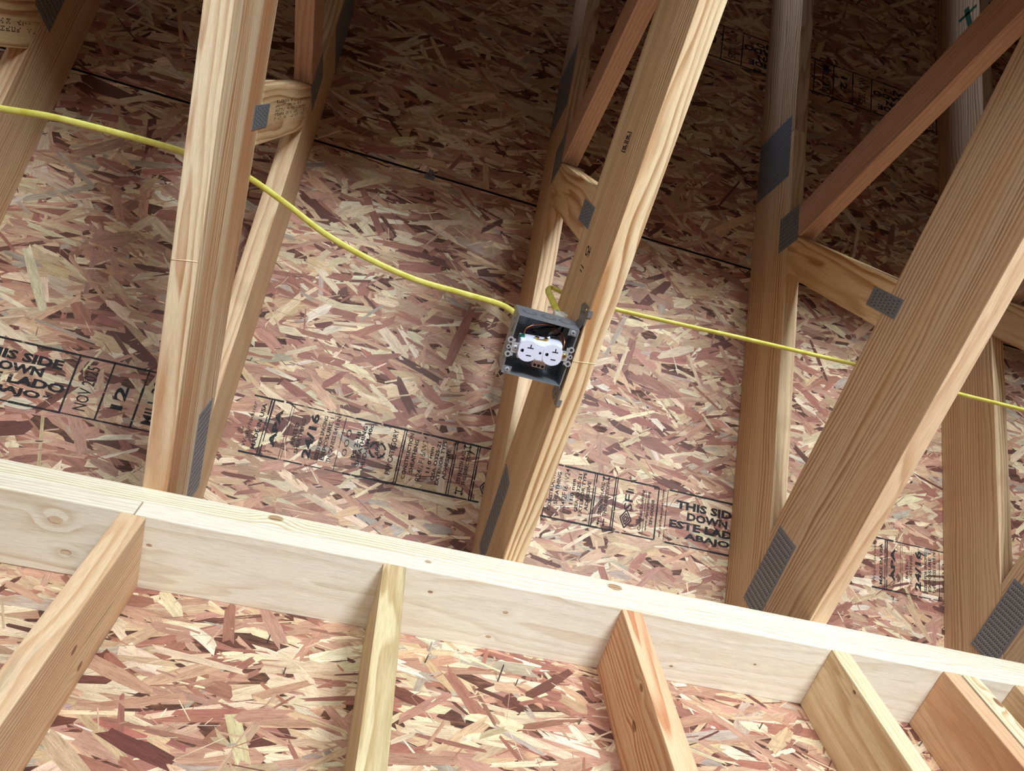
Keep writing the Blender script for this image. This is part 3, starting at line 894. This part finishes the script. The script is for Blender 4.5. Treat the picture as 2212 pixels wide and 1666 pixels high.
for c in ((5.45, -17.1), (5.55, -16.6)):
    part('hole', lambda b: disc(b, (c[0], c[1], BZ1 - th), (0, 0, -1), .07, .006, 12), M_SEAL, bp_)
for a in ((BX0, BX1, BY0, BY0 + th, (0, -1, 0)), (BX0, BX1, BY1 - th, BY1, (0, 1, 0)), (BX0, BX0 + th, BY0 + th, BY1 - th, (-1, 0, 0)), (BX1 - th, BX1, BY0 + th, BY1 - th, (1, 0, 0))):
    w = part('side_wall', lambda b: box(b, a[0], a[1], a[2], a[3], BZ0, BZ1 - th, .012), M_BOX, ebox)
    for t in (.2, .52, .82) if a[4][1] < 0 else (.25, .75):
        c = ((a[0] + (a[1] - a[0]) * t, a[2] if a[4][1] < 0 else a[3], 4.0) if a[4][1] else (a[0] if a[4][0] < 0 else a[1], a[2] + (a[3] - a[2]) * t, 4.0))
        if a[4][0] <= 0: ko(c, a[4], w)
for cx, cy, sx, sy in ((7.72, -17.3, 1, -1), (4.44, -13.92, -1, 1)):
    tb = part('corner_tab', lambda b: (box(b, cx - .28, cx + .26, cy - .24, cy + .22, BZ0 + .02, BZ0 + .08, .01)), M_BOX, ebox)
    def sw(b):
        disc(b, (cx, cy, BZ0 + .02), (0, 0, -1), .17, .07, 18, .13)
        box(b, cx - .11, cx + .11, cy - .02, cy + .02, BZ0 - .054, BZ0 - .045, 0, 1); box(b, cx - .02, cx + .02, cy - .11, cy + .11, BZ0 - .054, BZ0 - .045, 0, 1)
    part('screw', sw, [M_SCREW, M_DARK], tb)
def strap(b):
    box(b, BX1, BX1 + .05, BY0 + .05, BY1 - .05, 3.0, 4.95, .008)
    for s, y0 in ((-1, BY0 + .05), (1, BY1 - .05)):
        ya, yb_, yc = y0, y0 + s * .38, y0 + s * 1.5
        # jog from the box to the chord face
        q = [(BX1, ya, 3.25), (BX1, ya, 4.7), (8.21, yb_, 4.7), (8.21, yb_, 3.25)]
        A = [b.verts.new(Vector(p) * IN) for p in q]; B_ = [b.verts.new((Vector(p) + Vector((.05, s * .03, 0))) * IN) for p in q]
        b.faces.new(A); b.faces.new(B_[::-1])
        for i in range(4): b.faces.new((A[i], B_[i], B_[(i + 1) % 4], A[(i + 1) % 4]))
        # tab on the chord face, nose cut to a point, with a lip hooked under the chord
        pts = [(yb_, 3.0), (yc - s * .1, 3.0), (yc, 3.3), (yc - s * .05, 4.6), (yc - s * .35, 5.2), (yb_, 4.7)]
        A = [b.verts.new(Vector((8.205, y, z)) * IN) for y, z in pts]; B_ = [b.verts.new(Vector((8.265, y, z)) * IN) for y, z in pts]
        b.faces.new(A); b.faces.new(B_[::-1])
        for i in range(6): b.faces.new((A[i], B_[i], B_[(i + 1) % 6], A[(i + 1) % 6]))
        l0, l1 = sorted((yc - s * .1, yc - s * .55))
        box(b, 8.21, 8.5, l0, l1, 2.93, 2.985)
    bmesh.ops.recalc_face_normals(b, faces=b.faces[:])
br = part('bracket', strap, M_STRAP, ebox)
for s, y0 in ((-1, BY0 + .05), (1, BY1 - .05)):
    def holes(b):
        for dy, z in ((.85, 4.5), (.95, 3.9)):
            disc(b, (8.206, y0 + s * dy, z), (-1, 0, 0), .09, .004, 12)
    part('nail_hole', holes, M_DARK, br)
    part('nail_head', lambda b: disc(b, (8.206, y0 + s * 1.25, 3.5), (-1, 0, 0), .12, .05, 14), M_BRASS, br)
def clamp(b):
    disc(b, (7.5, -17.05, BZ1), (0, 0, 1), .42, .5, 20, .36); disc(b, (7.5, -17.05, BZ1 + .5), (0, 0, 1), .34, 1.5, 18, .30)
    box(b, 7.05, 7.95, -17.35, -16.75, 6.6, 7.3, .06)
cl = part('cable_clamp', clamp, M_SEAL, ebox)
for dx in (-.3, .3):
    part('screw', lambda b: disc(b, (7.5 + dx, -17.35, 6.95), (0, -1, 0), .1, .08, 12), M_SCREW, cl)

# ------------------------------------------------------------------ duplex outlet hanging in the box mouth
out = empty('duplex_outlet', 6.04, -15.63, 2.7, 'white duplex outlet with two T-slot sockets screwed across the steel box', 'outlet')
OF = Matrix.Translation(W(6.04, -15.63, 2.7)) @ Matrix.Rotation(math.radians(-4.6), 4, 'Z')
def opart(name, build, mat, parent=out, smooth=False):
    bm = bmesh.new(); build(bm)
    return mesh_obj(name, bm, mat, OF, parent, smooth)
opart('body', lambda b: (box(b, -1.36, 1.36, -.66, .66, .02, 1.25, .12)), M_WHITE)
opart('center_bridge', lambda b: (box(b, -.24, .24, -.5, .5, -.17, .1, .03)), M_WHITE)
def circ(cx, r, clip, n=40):
    p = []
    for i in range(n):
        a = 2 * math.pi * i / n
        p.append((cx + max(-clip, min(clip, r * math.cos(a))), r * math.sin(a)))
    return p
for sgn in (-1, 1):
    cx = sgn * .785
    fc = opart('socket_face', lambda b: prism(b, circ(cx, .68, .60), -.2, .1, .03), M_WHITE)
    def sl(b):
        z0, z1 = -.204, -.18
        box(b, cx - .07, cx + .32, -.26, -.185, z0, z1); box(b, cx + .09, cx + .165, -.46, -.26, z0, z1)
        box(b, cx - .06, cx + .26, .24, .32, z0, z1)
        disc(b, (cx - .36, 0, z0), (0, 0, 1), .105, .024, 14)
        box(b, cx - .36, cx - .27, -.1, .1, z0, z1)
    opart('slots', sl, M_DARK, fc)
opart('center_screw_hole', lambda b: disc(b, (0, 0, -.176), (0, 0, 1), .085, .02, 14), M_DARK)
def yoke(b):
    box(b, -1.82, 1.82, -.34, .34, .06, .13, .01)
yk = opart('yoke', yoke, M_SCREW)
for sgn in (-1, 1):
    for y, r, x in ((-.47, .2, 1.93), (.47, .2, 1.93), (0, .14, 1.98)):
        def ear(b):
            disc(b, (sgn * x, y, .06), (0, 0, 1), r, .06, 18)
            box(b, min(sgn * (x - .3), sgn * x), max(sgn * (x - .3), sgn * x), y - r * .45, y + r * .45, .065, .115)
            disc(b, (sgn * x, y, .052), (0, 0, 1), r * .5, .008, 12, mi=1)
        opart('plaster_ear', ear, [M_SCREW, M_DARK], yk)
    def ms(b):
        disc(b, (sgn * 1.56, 0, .06), (0, 0, -1), .17, .09, 18, .12)
        box(b, sgn * 1.56 - .1, sgn * 1.56 + .1, -.02, .02, -.034, -.028, 0, 1); box(b, sgn * 1.56 - .02, sgn * 1.56 + .02, -.1, .1, -.034, -.028, 0, 1)
    opart('mounting_screw', ms, [M_SCREW if sgn < 0 else M_BRASS, M_DARK], yk)
for x in (-.3, .3):
    opart('terminal_screw', lambda b: disc(b, (x, -.66, .5), (0, -1, 0), .15, .14, 16), M_BRASS)
opart('break_off_tab', lambda b: box(b, -.28, .28, -.74, -.66, .28, .36), M_BRASS)
opart('ground_screw', lambda b: disc(b, (-1.2, -.62, .5), (-.3, -1, 0), .17, .16, 14), M_GREEN)

def wire(pts, r, mat, nm):
    bm = bmesh.new(); tube(bm, catmull(pts, 8), r, r, 8)
    return mesh_obj(nm, bm, mat, WORLD_IN, out)
wire([(4.82, -16.35, 3.2), (4.86, -16.75, 3.2), (5.3, -17.05, 3.35), (6.0, -17.2, 3.6), (6.6, -17.15, 4.0), (6.85, -16.9, 4.3), (6.6, -16.65, 4.6), (6.1, -16.4, 4.9)], .04, M_COPPER, 'copper_wire')
wire([(6.3, -16.7, 4.8), (6.9, -16.9, 4.2), (7.35, -16.8, 3.7), (7.5, -16.4, 3.3), (7.48, -15.95, 3.2), (7.2, -15.6, 3.5)], .045, M_COPPER, 'copper_wire')
wire([(6.2, -16.5, 4.8), (6.7, -16.7, 4.3), (7.2, -16.6, 3.9), (7.4, -16.2, 3.5), (7.3, -15.8, 3.5)], .04, M_COPPER, 'copper_wire')
wire([(7.4, -17.0, 5.0), (6.9, -16.9, 4.6), (6.2, -16.8, 4.3), (5.6, -16.6, 4.0), (5.4, -16.4, 4.2), (5.7, -16.2, 4.6)], .075, M_BLACKW, 'black_wire')
wire([(7.5, -17.0, 5.0), (7.3, -16.8, 4.3), (7.0, -16.6, 3.9), (6.6, -16.55, 3.7), (6.3, -16.4, 3.5)], .075, M_BLACKW, 'black_wire')
wire([(7.45, -17.1, 5.0), (7.0, -16.7, 4.5), (6.6, -16.6, 4.0), (6.5, -16.45, 3.6), (6.35, -16.35, 3.35)], .08, M_WHITEW, 'white_wire')
wire([(7.3, -14.6, 4.6), (7.2, -14.5, 4.0), (7.05, -14.6, 3.6)], .04, M_BRASS, 'copper_wire')
def wago(b):
    box(b, 5.87, 6.72, -14.98, -14.5, 2.98, 3.5, .04)
    for i in range(3):
        box(b, 5.95 + i * .26, 6.13 + i * .26, -14.74, -14.56, 2.974, 2.985, 0, 1)
bm = bmesh.new(); wago(bm)
tag(mesh_obj('wire_connector', bm, [M_CLEAR, M_DARK], WORLD_IN), 'small clear three-port wire connector below the outlet inside the box', 'connector')

# ------------------------------------------------------------------ yellow cables
def cable(label, pts):
    bm = bmesh.new(); tube(bm, catmull(pts, 7), .235, .125, 12)
    o = tag(mesh_obj('electrical_cable', bm, M_CABLE, WORLD_IN), label, 'cable', 'yellow cables')
    return o
cable('yellow cable sagging from the left edge over the left truss to the box',
      [(-60, -18.6, 12.55), (-38.2, -18.9, 12.5), (-36.7, -19.0, 12.5), (-33, -19.1, 12.4), (-30.1, -19.3, 12.3), (-27.2, -19.7, 12.05), (-24.5, -19.83, 12.05), (-21.7, -19.86, 12.2), (-19.0, -19.8, 12.42), (-16.07, -19.5, 12.45), (-14.6, -19.3, 12.45), (-11.85, -18.4, 11.8), (-9.0, -17.3, 11.2), (-5.6, -16.4, 11), (-2.2, -15.86, 11), (1.2, -15.77, 11.1), (4.3, -15.7, 10.9), (5.6, -15.3, 9.6), (5.7, -15.2, 7.5), (5.7, -15.2, 5.1)])
cable('yellow cable looping out of the box clamp and running to the right edge',
      [(7.5, -17.05, 6.4), (7.45, -17.1, 8.2), (7.25, -17.35, 10.0), (7.15, -17.5, 11.6), (7.5, -17.5, 12.75), (8.4, -17.4, 12.7), (9.8, -17.3, 12.47), (12.7, -17.28, 12.42), (17.1, -17.5, 12.2), (22.9, -17.8, 12.1), (27.7, -17.96, 12.2), (32.9, -18.1, 12.44), (34.4, -18.1, 12.44), (39, -18.1, 12.4), (43, -18.07, 12.4), (46, -18.17, 12.3), (49.2, -18.27, 12.2), (54, -18.3, 12.3), (57.4, -18.3, 12.44), (58.9, -18.3, 12.44), (76, -18.4, 12.3)])

# ------------------------------------------------------------------ nails, screw and panel clip
def nail(name, base, d, ln, r, label, mat=M_NAIL, screw=False):
    d = Vector(d).normalized(); b0 = Vector(base) - d * .3
    bm = bmesh.new()
    disc(bm, b0, d, r, ln + .3 - r * 3, 10); disc(bm, b0 + d * (ln + .3 - r * 3), d, r, r * 3, 10, .005)
    if screw:
        for i in range(7):
            disc(bm, Vector(base) + d * (.08 + i * .09), d, r * 1.5, .045, 10, r)
    return tag(mesh_obj(name, bm, mat, WORLD_IN), label, 'screw' if screw else 'nail', None if screw else 'nail tips through the boards')
nail('nail', (9.14, 5.5, -2.77), (.08, -1, .25), 1.3, .055, 'long nail tip poking from the wall board right of the second stud')
nail('nail', (10.35, 5.5, -2.91), (.05, -1, .1), .6, .045, 'short nail tip just right of the long nail')
nail('nail', (4.18, 5.5, -2.22), (.12, -1, .1), .7, .05, 'dark nail tip just below the bright screw tip')
nail('screw', (4.4, 5.5, -1.15), (.05, -1, .1), .85, .05, 'bright threaded screw tip close under the top plate', M_SCREW, True)
nail('nail', (14.42, 5.5, -5.27), (.1, -1, .1), .5, .045, 'nail tip low beside the orange grained stud')
nail('nail', (28.41, 5.5, -3.11), (.1, -1, .1), .6, .045, 'lone nail tip between the orange grained stud and the mildewed stud')
nail('nail', (-5.87, 5.5, -2.75), (.1, -1, .2), .6, .045, 'upper nail tip between the leftmost and second studs')
nail('nail', (-4.41, 5.5, -5.07), (.1, -1, .15), .55, .045, 'lower nail tip between the leftmost and second studs')
nail('nail', (42.3, 5.5, -2.2), (.1, -1, .1), .55, .045, 'nail tip beside the reddish doubled stud')
rp = lambda u, v: (u, -v * CS, ZR + v * SN)
nail('nail', rp(-14.2, 3.0), (.3, -SN, -CS), .7, .045, 'nail tip sticking out of the roof board beside the left truss')
nail('nail', rp(-10.25, -1.55), (.2, -SN, -CS), .3, .05, 'short dark nail tip in the roof board left of the stamp')
def clip(b):
    box(b, -.22, .22, .0, .55, .02, .06, .01); box(b, -.5, .5, -.62, .0, .02, .05, .01)
    disc(b, (0, -.05, .052), (0, 0, 1), .24, .004, 16, mi=1); box(b, -.04, .04, -.02, .04, -.4, .03)
bm = bmesh.new(); clip(bm)
tag(mesh_obj('panel_clip', bm, [M_BOX, M_BASE], RF @ Matrix.Translation(Vector((-2.98, 26.0, 0)) * IN)), 'small silver panel clip on the dark seam between roof boards', 'clip')
